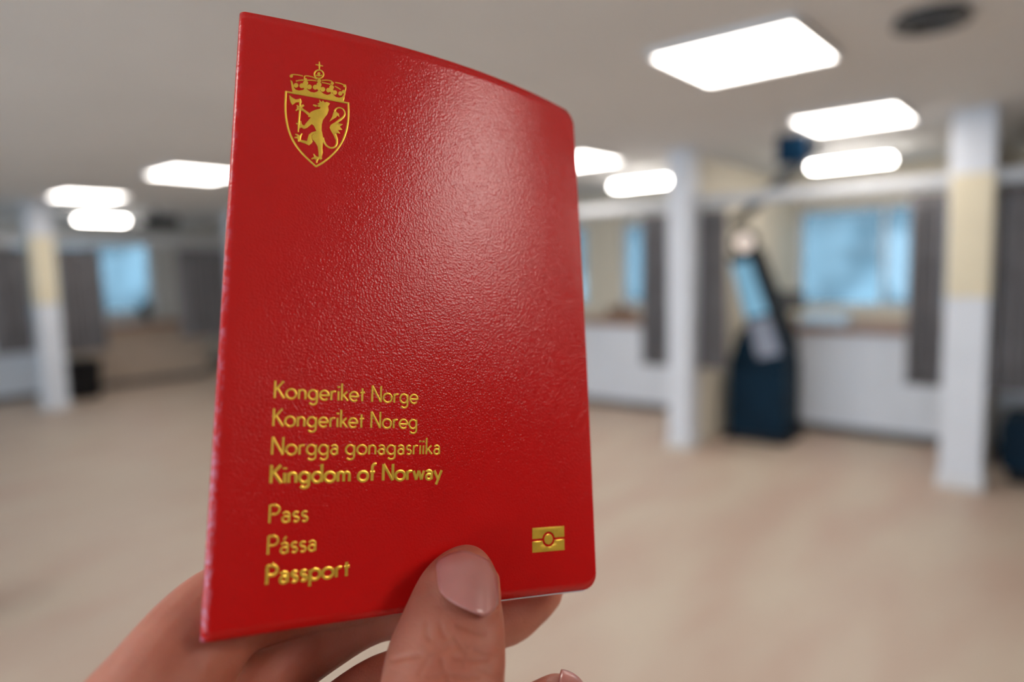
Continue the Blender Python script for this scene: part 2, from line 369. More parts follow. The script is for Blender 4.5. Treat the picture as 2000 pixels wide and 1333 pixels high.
bm = bmesh.new(); tube_bm(bm, [(0.06, -0.18, 0.06), (0.06, -0.21, 0.06)], [0.045, 0.04], 16); from_bm('lens', bm, M_darkgrey, pj)
# wooden stool at the lower left, one splayed leg reaching into the picture
ws = tag(empty('wooden_stool', (0.52, 4.02, 0)), 'orange beech stool, its splayed leg at the lower left edge', 'stool')
bm = bmesh.new(); bmesh.ops.create_cone(bm, cap_ends=True, segments=32, radius1=0.17, radius2=0.18, depth=0.035); from_bm('seat', bm, M_beech, ws, (0, 0, 0.455))
for a, c in ((1, 1), (1, -1), (-1, 1), (-1, -1)): tube('leg', [(0.2*a, 0.2*c, 0), (0.1*a, 0.1*c, 0.44)], [0.02, 0.028], M_beech, ws)
for a, c, e, g in ((1, 1, 1, -1), (-1, 1, -1, -1), (1, 1, -1, 1), (1, -1, -1, -1)): tube('stretcher', [(0.16*a, 0.16*c, 0.18), (0.16*e, 0.16*g, 0.18)], 0.012, M_beech, ws)

# ------------------------------------------------------------------ passport
def leather():
    m = bpy.data.materials.new('red_leatherette'); m.use_nodes = True; nt = m.node_tree; b = nt.nodes['Principled BSDF']; N = nt.nodes.new; L = nt.links.new
    tc = N('ShaderNodeTexCoord')
    vo = N('ShaderNodeTexVoronoi'); vo.feature = 'SMOOTH_F1'; vo.inputs['Scale'].default_value = 2300; vo.inputs['Smoothness'].default_value = 0.6
    nz = N('ShaderNodeTexNoise'); nz.inputs['Scale'].default_value = 2200; nz.inputs['Detail'].default_value = 2
    L(tc.outputs['Object'], vo.inputs['Vector']); L(tc.outputs['Object'], nz.inputs['Vector'])
    ad = N('ShaderNodeMath'); ad.operation = 'ADD'; L(vo.outputs['Distance'], ad.inputs[0]); L(nz.outputs['Fac'], ad.inputs[1])
    bp = N('ShaderNodeBump'); bp.inputs['Strength'].default_value = 0.36; bp.inputs['Distance'].default_value = 0.00012
    L(ad.outputs[0], bp.inputs['Height']); L(bp.outputs['Normal'], b.inputs['Normal'])
    n2 = N('ShaderNodeTexNoise'); n2.inputs['Scale'].default_value = 60; L(tc.outputs['Object'], n2.inputs['Vector'])
    rp = N('ShaderNodeValToRGB'); L(n2.outputs['Fac'], rp.inputs['Fac'])
    rp.color_ramp.elements[0].color = (0.55, 0.005, 0.004, 1); rp.color_ramp.elements[1].color = (0.61, 0.007, 0.006, 1)
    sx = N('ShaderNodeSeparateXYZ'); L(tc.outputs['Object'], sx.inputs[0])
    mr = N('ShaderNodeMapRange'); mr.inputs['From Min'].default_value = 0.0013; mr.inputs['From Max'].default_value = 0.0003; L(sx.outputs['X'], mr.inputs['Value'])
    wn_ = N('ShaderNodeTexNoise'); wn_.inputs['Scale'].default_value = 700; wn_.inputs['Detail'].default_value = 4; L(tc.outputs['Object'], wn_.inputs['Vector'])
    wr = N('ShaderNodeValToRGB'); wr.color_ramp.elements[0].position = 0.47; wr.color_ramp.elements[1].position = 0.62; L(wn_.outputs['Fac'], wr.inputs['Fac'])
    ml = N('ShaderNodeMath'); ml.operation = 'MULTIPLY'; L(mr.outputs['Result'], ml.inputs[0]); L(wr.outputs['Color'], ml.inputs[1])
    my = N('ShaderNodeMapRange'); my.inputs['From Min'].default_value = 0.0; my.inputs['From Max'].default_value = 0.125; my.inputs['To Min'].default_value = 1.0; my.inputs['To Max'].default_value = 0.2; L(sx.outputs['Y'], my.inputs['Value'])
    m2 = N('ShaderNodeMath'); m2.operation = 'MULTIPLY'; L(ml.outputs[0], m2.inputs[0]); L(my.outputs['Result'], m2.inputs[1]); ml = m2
    cm = N('ShaderNodeMix'); cm.data_type = 'RGBA'; L(ml.outputs[0], cm.inputs['Factor']); L(rp.outputs['Color'], cm.inputs['A']); cm.inputs['B'].default_value = (0.60, 0.16, 0.22, 1)  # worn spine edge; lilac window reflection painted in, stronger towards the bottom
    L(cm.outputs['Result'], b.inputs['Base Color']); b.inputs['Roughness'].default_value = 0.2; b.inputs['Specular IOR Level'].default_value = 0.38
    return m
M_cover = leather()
M_gold = mat('gold_foil', (1.0, 0.62, 0.07), 0.32, 0.62, var=0.12, scale=400, bump=0.25, bscale=1800)
M_page = mat('cream_paper', (0.80, 0.77, 0.74), 0.8, var=0.06, scale=300)

# pose of the booklet in front of the eye (millimetres; x right, y up, z forward), booklet 88 x 125 mm
BW, BH = 88.0, 125.0
rv = np.array([0.2137, -0.5565, -0.0267]); T0 = np.array([-57.6856, 69.879, 144.2047]); TW, HT, HB, PK = 0.0233, 5.3523, -2.4781, -0.1237
th = np.linalg.norm(rv); kx = rv/th; K = np.array([[0, -kx[2], kx[1]], [kx[2], 0, -kx[0]], [-kx[1], kx[0], 0]])
RM = np.eye(3)+math.sin(th)*K+(1-math.cos(th))*K@K
def surf(u, v):
    """flexed front cover: u across from the spine, v down; local x right, y up, z towards the viewer"""
    t = v/BH; s = u/BW; h = HT+(HB-HT)*t; c = BW*(1-8/3*(h/BW)**2); a = TW*(t-.5)
    x = s*c; z = -h*4*s*(1-s)*(1+PK*(1-2*s))
    return np.array([x*math.cos(a)-z*math.sin(a), BH-v, -(x*math.sin(a)+z*math.cos(a))])
def nrm(u, v):
    n = np.cross(surf(u+.05, v)-surf(u-.05, v), surf(u, v-.05)-surf(u, v+.05)); return n/np.linalg.norm(n)
def cov(u, v, off=0.0):
    return Vector((surf(u, v)+nrm(u, v)*off)/1000)
BAS = np.column_stack([RT, UP, -FW]); D = np.diag([1, 1, -1]); RL = BAS@(D@RM@D)
org = EYEP + np.column_stack([RT, UP, FW])@(T0 + RM@np.array([0, -BH, 0]))/1000
pp = tag(empty('passport', org), 'closed red passport with gold crest and lettering held up in front', 'passport')
pp.rotation_euler = Matrix(RL.tolist()).to_euler()
def loc2world(p): return org + RL@np.array(p)
RC = 3.6
def vrange(u, W=BW, H=BH, r=RC):
    q = max(0.0, u-(W-r)); e = r-math.sqrt(max(0.0, r*r-q*q)); return e, H-e
RS = 1.5
us_ = [0.4*k for k in range(1, 6)]
prof = []    # (u, off) from the back fore-edge round the spine to the front fore-edge
edge = [BW-RC+RC*math.sin(PI/2*k/8) for k in range(1, 9)]
uu = [RS+(BW-RC-RS)*k/40 for k in range(0, 41)]
back = [(u, -2*RS) for u in (uu+edge)][::-1]
arc = [(RS-RS*math.sin(a), -RS-RS*math.cos(a)) for a in [PI*k/12 for k in range(1, 12)]]
front = [(u, 0.0) for u in (uu+edge)]
prof = back+arc+front
bm = bmesh.new(); NV = 60; rows = []
for (u, off) in prof:
    v0, v1 = vrange(u); rows.append([bm.verts.new(cov(u, v0+(v1-v0)*j/NV, off)) for j in range(NV+1)])
for A, B in zip(rows, rows[1:]):
    for j in range(NV): bm.faces.new((A[j+1], B[j+1], B[j], A[j]))
bmesh.ops.recalc_face_normals(bm, faces=bm.faces)
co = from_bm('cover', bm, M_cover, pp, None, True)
bm = None
sm = co.modifiers.new('thick', 'SOLIDIFY'); sm.thickness = 0.0004
# make sure the sheet thickens inwards
me = co.data; mid = me.polygons[(len(back)+len(arc)+20)*NV+30]
sm.offset = -1 if mid.normal.z > 0 else 1
sm.use_rim = True
for k_ in range(8):
    off0 = -0.5 - k_*0.26; bm = bmesh.new(); g = []
    pu = [RS]+[RS+(BW-0.5-RC-RS)*k/16 for k in range(1, 17)]+[BW-0.5-RC+RC*math.sin(PI/2*k/5) for k in range(1, 6)]
    for u in pu:
        v0, v1 = vrange(u, BW-0.5); sh = (0.42 - 0.03*k_)*min(1.0, max(0.0, (u-25)/35))
        g.append([[bm.verts.new(cov(u, v0+(v1-v0)*j/12+sh, off0-t)) for j in range(13)] for t in (0, 0.2)])
    for A, B in zip(g, g[1:]):
        for j in range(12):
            bm.faces.new((A[0][j], B[0][j], B[0][j+1], A[0][j+1])); bm.faces.new((A[1][j], A[1][j+1], B[1][j+1], B[1][j]))
        for j in (0, 12): bm.faces.new((A[0][j], A[1][j], B[1][j], B[0][j]))
    A = g[-1]
    for j in range(12): bm.faces.new((A[0][j], A[0][j+1], A[1][j+1], A[1][j]))
    from_bm('page', bm, M_page, pp)

# ---- gold print: strokes and filled shapes in cover millimetres
def add_stroke(bm, pts, wd, closed=False, lift=0.05, crown=0.09):
    n = len(pts); P = [Vector(p) for p in pts]; rows = []
    for i in range(n):
        if closed: a, b = P[(i-1) % n], P[(i+1) % n]
        else: a, b = P[max(i-1, 0)], P[min(i+1, n-1)]
        d = (b-a)
        if d.length < 1e-9: d = Vector((1, 0))
        d.normalize(); nn = Vector((-d.y, d.x))
        k = 1.0
        if 0 < i < n-1 or closed:
            e = (P[i]-a).normalized(); k = 1/max(0.5, abs(e.dot(d)))
        w_ = wd[i] if isinstance(wd, (list, tuple)) else wd
        rows.append([bm.verts.new(cov(*(P[i]+nn*w_*0.5*k*q), lift+crown*(1-q*q))) for q in (-1, -.55, 0, .55, 1)])
    rng = range(n) if closed else range(n-1)
    for i in rng:
        A, B = rows[i], rows[(i+1) % n]
        for j in range(4):
            try: bm.faces.new((A[j], A[j+1], B[j+1], B[j]))
            except ValueError: pass
def add_fill(bm, pts, lift=0.07):
    b2 = bmesh.new(); vs_ = [b2.verts.new((p[0], p[1], 0)) for p in pts]
    tris = geometry.tessellate_polygon([[Vector((p[0], p[1], 0)) for p in pts]])
    for t in tris:
        try: b2.faces.new([vs_[i] for i in t])
        except ValueError: pass
    for _ in range(2):
        le = [e for e in b2.edges if e.calc_length() > 0.9]
        if le: bmesh.ops.subdivide_edges(b2, edges=le, cuts=1); bmesh.ops.triangulate(b2, faces=b2.faces)
    mp = {}
    for q in b2.verts: mp[q] = bm.verts.new(cov(q.co.x, q.co.y, lift + (0.0 if q.is_boundary else 0.05)))
    for f in b2.faces:
        try: bm.faces.new([mp[q] for q in f.verts])
        except ValueError: pass
    b2.free()
def fin(name, bm, label, par=None):
    bm.normal_update()
    for f in bm.faces:
        if f.normal.z < 0: f.normal_flip()
    o = from_bm(name, bm, M_gold, par or pp, None, True); o['label'] = label; return o
def arcp(cx, cy, rx, ry, a0, a1, n=14):
    return [(cx+rx*math.cos(math.radians(a0+(a1-a0)*k/n)), cy+ry*math.sin(math.radians(a0+(a1-a0)*k/n))) for k in range(n+1)]
XH = 0.56
def G(ch):
    """strokes of a geometric sans letter, cap height 1"""
    a_ = [arcp(.21, .37, .18, .19, 150, 0)+[(.39, .36), (.39, 0)], arcp(.21, .165, .17, .165, 0, 360, 18)]
    bowl = arcp(.27, XH/2, .25, XH/2, 0, 360, 22)
    return {
    'K': ([[(.05, 0), (.05, 1)], [(.52, 1), (.08, .47)], [(.18, .6), (.58, 0)]], .58),
    'N': ([[(.05, 0), (.05, 1)], [(.05, 1), (.62, 0)], [(.62, 0), (.62, 1)]], .67),
    'P': ([[(.05, 0), (.05, 1)], [(.05, .97), (.28, .97)]+arcp(.28, .72, .25, .25, 90, -90)+[(.05, .47)]], .54),
    'o': ([arcp(.29, XH/2, .28, XH/2, 0, 360, 22)], .58),
    'n': ([[(.05, 0), (.05, XH)], [(.05, .3)]+arcp(.24, .34, .19, .21, 180, 0)+[(.43, 0)]], .48),
    'm': ([[(.05, 0), (.05, XH)], [(.05, .3)]+arcp(.21, .36, .16, .19, 180, 0)+[(.37, 0)], [(.37, .3)]+arcp(.53, .36, .16, .19, 180, 0)+[(.69, 0)]], .74),
    'g': ([bowl, [(.52, XH), (.52, -.08)]+arcp(.29, -.1, .23, .2, 0, -150)], .57),
    'd': ([bowl, [(.52, 1.04), (.52, 0)]], .57),
    'p': ([arcp(.30, XH/2, .25, XH/2, 0, 360, 22), [(.05, XH), (.05, -.34)]], .56),
    'e': ([[(.03, .27), (.53, .27)]+arcp(.28, XH/2, .26, XH/2, 0, 318, 20)], .55),
    'r': ([[(.05, 0), (.05, XH)], [(.05, .3)]+arcp(.22, .36, .17, .18, 180, 60)], .32),
    'i': ([[(.05, 0), (.05, XH)], [(.05, .76), (.05, .87)]], .10),
    'k': ([[(.05, 0), (.05, 1.04)], [(.38, XH), (.07, .24)], [(.15, .33), (.42, 0)]], .42),
    't': ([[(.15, .8), (.15, 0)], [(.02, .52), (.3, .56)]], .30),
    'f': ([[(.13, 0), (.13, .8)]+arcp(.29, .82, .16, .19, 180, 70), [(.0, .53), (.28, .53)]], .30),
    'w': ([[(.0, XH), (.17, 0)], [(.17, 0), (.33, XH)], [(.33, XH), (.5, 0)], [(.5, 0), (.66, XH)]], .66),
    'y': ([[(.0, XH), (.24, .02)], [(.48, XH), (.13, -.34)]], .48),
    's': ([arcp(.18, .415, .13, .135, 35, 270)+arcp(.18, .14, .145, .14, 90, -145)], .34),
    'a': (a_, .44), 'A': (a_+[[(.17, .7), (.3, .9)]], .44), ' ': ([], .22)}[ch]
def lettering(text, u0, u1, v, cap, wt, label):
    sp = 0.11; adv = sum(G(c)[1] for c in text)+sp*(len(text)-1); k = (u1-u0)/adv
    bm = bmesh.new(); x = 0
    for c in text:
        st_, a = G(c)
        for j, p in enumerate(st_):
            closed = len(p) > 15 and math.dist(p[0], p[-1]) < 1e-6
            q = [(u0+(x+px)*k, v-py*cap) for px, py in (p[:-1] if closed else p)]
            if len(q) == 2:
                a0, a1 = Vector(q[0]), Vector(q[1]); q = [tuple(a0.lerp(a1, f)) for f in (0, .2, .5, .8, 1)]
            add_stroke(bm, q, wt*(1.25 if c == 'i' and j == 1 else 1), closed)
        x += a+sp
    fin('lettering', bm, label)
lettering('Kongeriket Norge', 10.3, 40.6, 81.95, 3.35, 0.42, 'first line of fine gold lettering')
lettering('Kongeriket Noreg', 10.3, 40.6, 87.35, 3.35, 0.42, 'second line of fine gold lettering')
lettering('Norgga gonagasriika', 10.3, 46.2, 92.8, 3.35, 0.42, 'third line of fine gold lettering')
lettering('Kingdom of Norway', 10.3, 46.7, 98.15, 3.35, 0.62, 'fourth line of bold gold lettering')
lettering('Pass', 10.4, 17.8, 105.5, 3.35, 0.42, 'short line of fine gold lettering')
lettering('PAssa', 10.4, 19.7, 111.15, 3.35, 0.42, 'short line of fine gold lettering with an accent')
lettering('Passport', 10.4, 26.6, 116.5, 3.35, 0.62, 'bottom line of bold gold lettering')

# crest: drawn on a sheet of its own, laid onto the cover at 10..23 mm from the spine
HM = np.array([0.018257422, 0.0010427546, 5.5984609, -0.0049177006, 0.021413154, 8.5784268, -4.2640475e-05, 2.0349037e-05, 1.0]).reshape(3, 3)
def E(pts):
    out = []
    for x, y in pts:
        q = HM@np.array([x, y, 1.0]); out.append((q[0]/q[2], q[1]/q[2]))
    return out
def smooth(pts, n=5, closed=False):
    P = [np.array(p, float) for p in pts]; out = []; N_ = len(P)
    for i in range(N_ if closed else N_-1):
        g = lambda j: P[j % N_] if closed else P[min(max(j, 0), N_-1)]
        a, b, c, d_ = g(i-1), g(i), g(i+1), g(i+2)
        for k in range(n):
            t = k/n; out.append(tuple(0.5*((2*b)+(-a+c)*t+(2*a-5*b+4*c-d_)*t*t+(-a+3*b-3*c+d_)*t**3)))
    if not closed: out.append(tuple(P[-1]))
    return out
SZ = 0.0186    # drawing unit in millimetres
def stroke(bm, pts, wd, n=5, closed=False): 
    q = smooth(pts, n, closed) if n else pts
    if isinstance(wd, (list, tuple)):
        wd = [np.interp(i/(len(q)-1)*(len(wd)-1), range(len(wd)), wd)*SZ for i in range(len(q))]
    else: wd = wd*SZ
    add_stroke(bm, E(q), wd, closed)
def blob(bm, x, y, r): add_fill(bm, E([(x+r*math.cos(t), y+r*math.sin(t)) for t in [2*PI*i/14 for i in range(14)]]), 0.09)
bm = bmesh.new()
stroke(bm, [(208, 440), (380, 472), (560, 505), (740, 538), (900, 568)], 22)
stroke(bm, [(215, 440), (208, 600), (216, 720), (236, 830), (270, 930), (320, 1022), (390, 1112), (462, 1184), (540, 1256)], 22)
stroke(bm, [(890, 566), (893, 660), (888, 760), (868, 870), (830, 972), (770, 1068), (690, 1150), (610, 1212), (536, 1254)], 22)
crest = fin('crest', bm, 'gold crest with crown, shield and lion')
bm = bmesh.new()
add_fill(bm, E([(262, 312), (284, 330), (300, 398), (318, 420), (352, 430), (395, 425), (425, 402), (455, 428), (482, 446), (520, 452), (550, 442), (571, 420), (595, 445), (622, 466), (660, 478), (690, 470), (706, 450), (726, 474), (755, 500), (790, 508), (820, 500), (836, 480), (856, 428), (862, 440), (838, 550), (700, 522), (560, 497), (420, 472), (284, 446)]))
for c in ((385, 378, 27), (425, 350, 29), (465, 392, 27), (425, 392, 24), (530, 395, 27), (570, 368, 28), (610, 418, 27), (572, 405, 24), (672, 426, 25), (706, 396, 26), (742, 452, 25), (706, 432, 22), (322, 374, 26), (802, 462, 24), (838, 442, 20), (572, 326, 22), (425, 312, 18), (714, 352, 18), (272, 272, 18), (850, 378, 16)): blob(bm, *c)
for q in ([(268, 272), (282, 256), (335, 258), (398, 272)], [(412, 318), (414, 280), (430, 270), (490, 280), (550, 308)], [(432, 318), (490, 318), (545, 326)], [(320, 328), (360, 318), (402, 316)], [(600, 320), (660, 318), (705, 328), (720, 352)], [(600, 342), (650, 352), (695, 364)], [(745, 342), (800, 352), (850, 374), (862, 392), (856, 434)], [(742, 384), (775, 400), (806, 420)]): stroke(bm, q, 15)
stroke(bm, [(570+50*math.cos(t), 253+46*math.sin(t)) for t in [2*PI*i/20 for i in range(20)]], 18, 0, True)
stroke(bm, [(535, 262), (570, 272), (604, 262)], 14); stroke(bm, [(572, 232), (572, 272)], 14); blob(bm, 568, 248, 17)
stroke(bm, [(574, 116), (574, 155), (574, 205)], [10, 22, 14]); stroke(bm, [(532, 148), (574, 156), (614, 164)], [10, 22, 10])
fin('crown', bm, 'gold crown with orb and cross above the shield', crest)
bm = bmesh.new()
body = [(572, 528), (598, 556), (612, 536), (632, 560), (656, 552), (690, 570), (668, 602), (676, 640), (660, 688), (632, 722), (612, 752), (600, 800), (598, 860), (608, 905), (616, 955), (612, 1005), (606, 1055), (612, 1098), (600, 1150), (604, 1172), (585, 1176), (566, 1160), (564, 1100), (556, 1040), (530, 994), (498, 958), (492, 922), (512, 900), (546, 884), (532, 850), (514, 812), (492, 794), (440, 836), (412, 846), (396, 830), (420, 796), (468, 738), (482, 722), (452, 716), (456, 690), (482, 662), (525, 642), (582, 626), (586, 612), (556, 606), (550, 592), (572, 588), (552, 574), (576, 562)]
add_fill(bm, E(body))
add_fill(bm, E([(548, 868), (490, 884), (460, 908), (446, 950), (440, 980), (372, 964), (356, 984), (420, 1006), (462, 1026), (488, 1004), (502, 984), (490, 950), (488, 918), (512, 898), (546, 884)]))
stroke(bm, [(462, 690), (425, 660), (385, 632)], [34, 30, 26])
for q in ([(505, 586), (545, 600)], [(330, 590), (365, 610), (405, 588)], [(318, 650), (350, 628), (390, 618)], [(332, 612), (372, 640), (402, 632)], [(322, 786), (365, 800), (402, 822)], [(345, 850), (372, 822), (410, 838)], [(372, 760), (376, 800), (398, 815)], [(312, 904), (345, 920), (366, 972)], [(304, 942), (340, 942), (366, 972)], [(388, 896), (366, 930), (362, 972)], [(348, 986), (352, 960), (364, 940)], [(488, 1172), (540, 1156), (596, 1172)], [(514, 1118), (530, 1146), (556, 1164)], [(546, 1216), (548, 1186), (566, 1162)], [(498, 1160), (530, 1168), (560, 1170)]): stroke(bm, q, [12, 24, 26])
stroke(bm, [(614, 940), (626, 985), (656, 1030), (702, 1052), (742, 1042), (764, 1004), (762, 950), (742, 905)], [22, 24, 22, 22, 22, 24, 28, 40])
add_fill(bm, E([(684, 832), (698, 802), (736, 778), (784, 752), (782, 786), (832, 796), (796, 820), (826, 856), (776, 860), (802, 896), (758, 890), (768, 948), (748, 960), (730, 916), (702, 872)]))
stroke(bm, [(740, 790), (800, 748), (842, 710), (852, 668), (834, 632), (796, 616), (760, 626), (738, 656)], [20, 30, 24, 18, 16, 18, 18, 24])
add_fill(bm, E([(682, 768), (712, 716), (728, 664), (746, 640), (764, 664), (786, 682), (794, 722), (770, 700), (756, 722), (722, 742)]))
fin('lion', bm, 'gold rampant lion on the shield', crest)
bm = bmesh.new()
add_fill(bm, E([(250, 478), (282, 506), (318, 526), (358, 520), (384, 540), (384, 566), (352, 556), (318, 560), (284, 588), (264, 556), (254, 516)]))
stroke(bm, [(366, 520), (366, 620), (358, 720), (350, 800), (346, 882)], [22, 22, 20, 20, 12])
fin('axe', bm, 'gold long axe held by the lion', crest)
# chip symbol
bm = bmesh.new(); uL, uR, vT, vB = 70.35, 79.25, 109.9, 115.45; uc, vc = (uL+uR)/2, (vT+vB)/2; g_ = 0.28; rO = 1.72
a0 = math.degrees(math.asin(g_/rO))
add_fill(bm, [(uL, vT), (uR, vT), (uR, vc-g_)]+[(uc+rO*math.cos(math.radians(t)), vc-rO*math.sin(math.radians(t))) for t in [a0+(180-2*a0)*k/16 for k in range(17)]]+[(uL, vc-g_)])
add_fill(bm, [(uL, vB), (uR, vB), (uR, vc+g_)]+[(uc+rO*math.cos(math.radians(t)), vc+rO*math.sin(math.radians(t))) for t in [a0+(180-2*a0)*k/16 for k in range(17)]]+[(uL, vc+g_)])
add_fill(bm, [(uc+1.18*math.cos(2*PI*k/20), vc+1.18*math.sin(2*PI*k/20)) for k in range(20)])
fin('chip_symbol', bm, 'gold chip symbol with a disc between two bars')

# ------------------------------------------------------------------ hand
def skin():
    m = bpy.data.materials.new('skin'); m.use_nodes = True; nt = m.node_tree; b = nt.nodes['Principled BSDF']; N = nt.nodes.new; L = nt.links.new
    tc = N('ShaderNodeTexCoord')
    n1 = N('ShaderNodeTexNoise'); n1.inputs['Scale'].default_value = 45; n1.inputs['Detail'].default_value = 4; L(tc.outputs['Object'], n1.inputs['Vector'])
    rp = N('ShaderNodeValToRGB'); L(n1.outputs['Fac'], rp.inputs['Fac'])
    rp.color_ramp.elements[0].position = 0.38; rp.color_ramp.elements[1].position = 0.64
    rp.color_ramp.elements[0].color = (0.42, 0.125, 0.075, 1); rp.color_ramp.elements[1].color = (0.55, 0.215, 0.14, 1)
    L(rp.outputs['Color'], b.inputs['Base Color'])
    b.inputs['Subsurface Weight'].default_value = 0.5; b.inputs['Subsurface Radius'].default_value = (1.0, 0.32, 0.15); b.inputs['Subsurface Scale'].default_value = 0.007
    b.inputs['Roughness'].default_value = 0.5; b.inputs['Specular IOR Level'].default_value = 0.35
    mp = N('ShaderNodeMapping'); mp.inputs['Scale'].default_value = (1, 1, 1.0); L(tc.outputs['Object'], mp.inputs['Vector'])
    nd = N('ShaderNodeTexNoise'); nd.inputs['Scale'].default_value = 150; L(tc.outputs['Object'], nd.inputs['Vector'])
    mx = N('ShaderNodeMix'); mx.data_type = 'VECTOR'; mx.inputs['Factor'].default_value = 0.012; L(mp.outputs['Vector'], mx.inputs['A']); L(nd.outputs['Color'], mx.inputs['B'])
    vo = N('ShaderNodeTexVoronoi'); vo.feature = 'DISTANCE_TO_EDGE'; vo.inputs['Scale'].default_value = 190; L(mx.outputs['Result'], vo.inputs['Vector'])
    cl = N('ShaderNodeMath'); cl.operation = 'MINIMUM'; cl.inputs[1].default_value = 0.08; L(vo.outputs['Distance'], cl.inputs[0])
    b1 = N('ShaderNodeBump'); b1.inputs['Strength'].default_value = 0.10; b1.inputs['Distance'].default_value = 0.003; L(cl.outputs[0], b1.inputs['Height'])
    v2 = N('ShaderNodeTexVoronoi'); v2.feature = 'DISTANCE_TO_EDGE'; v2.inputs['Scale'].default_value = 1300; L(tc.outputs['Object'], v2.inputs['Vector'])
    b2 = N('ShaderNodeBump'); b2.inputs['Strength'].default_value = 0.25; b2.inputs['Distance'].default_value = 0.0002; L(v2.outputs['Distance'], b2.inputs['Height']); L(b1.outputs['Normal'], b2.inputs['Normal'])
    L(b2.outputs['Normal'], b.inputs['Normal'])
    return m
M_skin = skin()
M_nail = mat('fingernail', (0.54, 0.205, 0.175), 0.3, var=0.12, scale=120, stretch=(1, 1, .3), coat=0.2)
M_nail.node_tree.nodes['Principled BSDF'].inputs['Subsurface Weight'].default_value = 0.2
M_nail.node_tree.nodes['Principled BSDF'].inputs['Subsurface Scale'].default_value = 0.002

HORG = cam_pt(450, 2100, 112)          # heel of the hand
def cr(sts, n):
    """Catmull-Rom through rows of numbers"""
    return [np.array(q) for q in smooth(sts, n)]
hb = bmesh.new()
def finger(rows, n=5, seg=20):
    q = cr(rows, n); pts = [Vector(cam_pt(*r[:3])-HORG) for r in q]; rad = [r[3]/1000 for r in q]
    # round the tip off
    d_ = (pts[-1]-pts[-2]).normalized(); r = rad[-1]; base = pts[-1]
    for a in (20, 40, 58, 74, 86):
        pts.append(base+d_*r*math.sin(math.radians(a))); rad.append(r*math.cos(math.radians(a)))
    tube_bm(hb, pts, rad, seg)
def slab(rows, n=5, seg=32):
    """flattened limb: rows (px_left, px_right, py, depth, half thickness mm)"""
    q = cr(rows, n); rings = []
    for l, r_, y, d_, b_ in q:
        c = cam_pt((l+r_)/2, y, d_)-HORG; a_ = (r_-l)/2*d_/FPX/1000
        rings.append([hb.verts.new(Vector(c+RT*a_*math.sin(t)-FW*b_/1000*math.cos(t))) for t in [2*PI*k/seg for k in range(seg)]])
    for A, B in zip(rings, rings[1:]):
        for k_ in range(seg): hb.faces.new((A[k_], A[(k_+1) % seg], B[(k_+1) % seg], B[k_]))
    hb.faces.new(rings[0][::-1]); hb.faces.new(rings[-1])
THUMB = [(904, 916, 1066, 143.5, 0.8), (884, 936, 1073, 143, 3.0), (864, 949, 1083, 142.3, 4.5), (845, 960, 1098, 141.3, 5.7), (826, 970, 1119, 140.2, 6.5), (811, 974.5, 1144, 138.8, 7.2), (801, 977, 1165, 137.7, 7.7), (785, 983, 1200, 136, 8.4), (769, 986, 1235, 134, 8.9), (757, 987.5, 1265, 132.2, 9.3), (749, 988, 1300, 130, 9.5), (743, 986, 1333, 128, 9.6), (735, 992, 1420, 123, 10), (700, 1010, 1550, 117, 12), (600, 1000, 1780, 112, 16), (520, 900, 2050, 110, 18)]
slab(THUMB, 6, 36)
slab([(180, 700, 1640, 120, 10), (120, 840, 1780, 117, 13.5), (110, 880, 2000, 113, 15), (160, 840, 2250, 108, 16), (230, 740, 2550, 103, 18), (210, 740, 3000, 95, 21), (60, 760, 4200, 78, 27), (-700, 600, 6500, 58, 34), (-900, 700, 8200, 50, 37)], 6, 40)
finger([(110, 1780, 114, 13), (215, 1500, 119, 12.6), (325, 1335, 126, 11.2), (395, 1240, 132.5, 10.3), (455, 1190, 137.5, 9.7), (540, 1165, 144.5, 9.0), (650, 1150, 152, 8.5), (740, 1138, 158, 8.1), (800, 1132, 161.5, 7.3)])
finger([(250, 1800, 118, 12), (390, 1500, 130, 11), (510, 1320, 146, 9.8), (630, 1228, 156, 9.3), (750, 1178, 163.5, 8.6), (870, 1190, 169, 8.9), (970, 1196, 173, 8.9), (1020, 1168, 176, 8.2), (1043, 1150, 177.5, 7.7)])
finger([(380, 1850, 120, 12), (520, 1570, 130, 10.5), (640, 1452, 142, 9.6), (755, 1361, 152, 9.1), (845, 1346, 160, 8.8), (905, 1390, 163, 8.4), (925, 1500, 158, 8), (880, 1590, 146, 7.3)])
finger([(520, 1880, 118, 11), (660, 1650, 128, 9), (800, 1520, 140, 8.4), (930, 1450, 149, 7.8), (1035, 1408, 152, 7.2), (1088, 1378, 151, 6.5)])
bmesh.ops.recalc_face_normals(hb, faces=hb.faces)
hm = bpy.data.meshes.new('hand_raw'); hb.to_mesh(hm); hb.free()
ho = bpy.data.objects.new('hand_raw', hm); COL.objects.link(ho)
rmod = ho.modifiers.new('remesh', 'REMESH'); rmod.mode = 'VOXEL'; rmod.voxel_size = 0.00055
smod = ho.modifiers.new('smooth', 'SMOOTH'); smod.factor = 0.5; smod.iterations = 12
dg = bpy.context.evaluated_depsgraph_get()
hand_me = bpy.data.meshes.new_from_object(ho.evaluated_get(dg)); hand_me.name = 'hand'
bpy.data.objects.remove(ho)
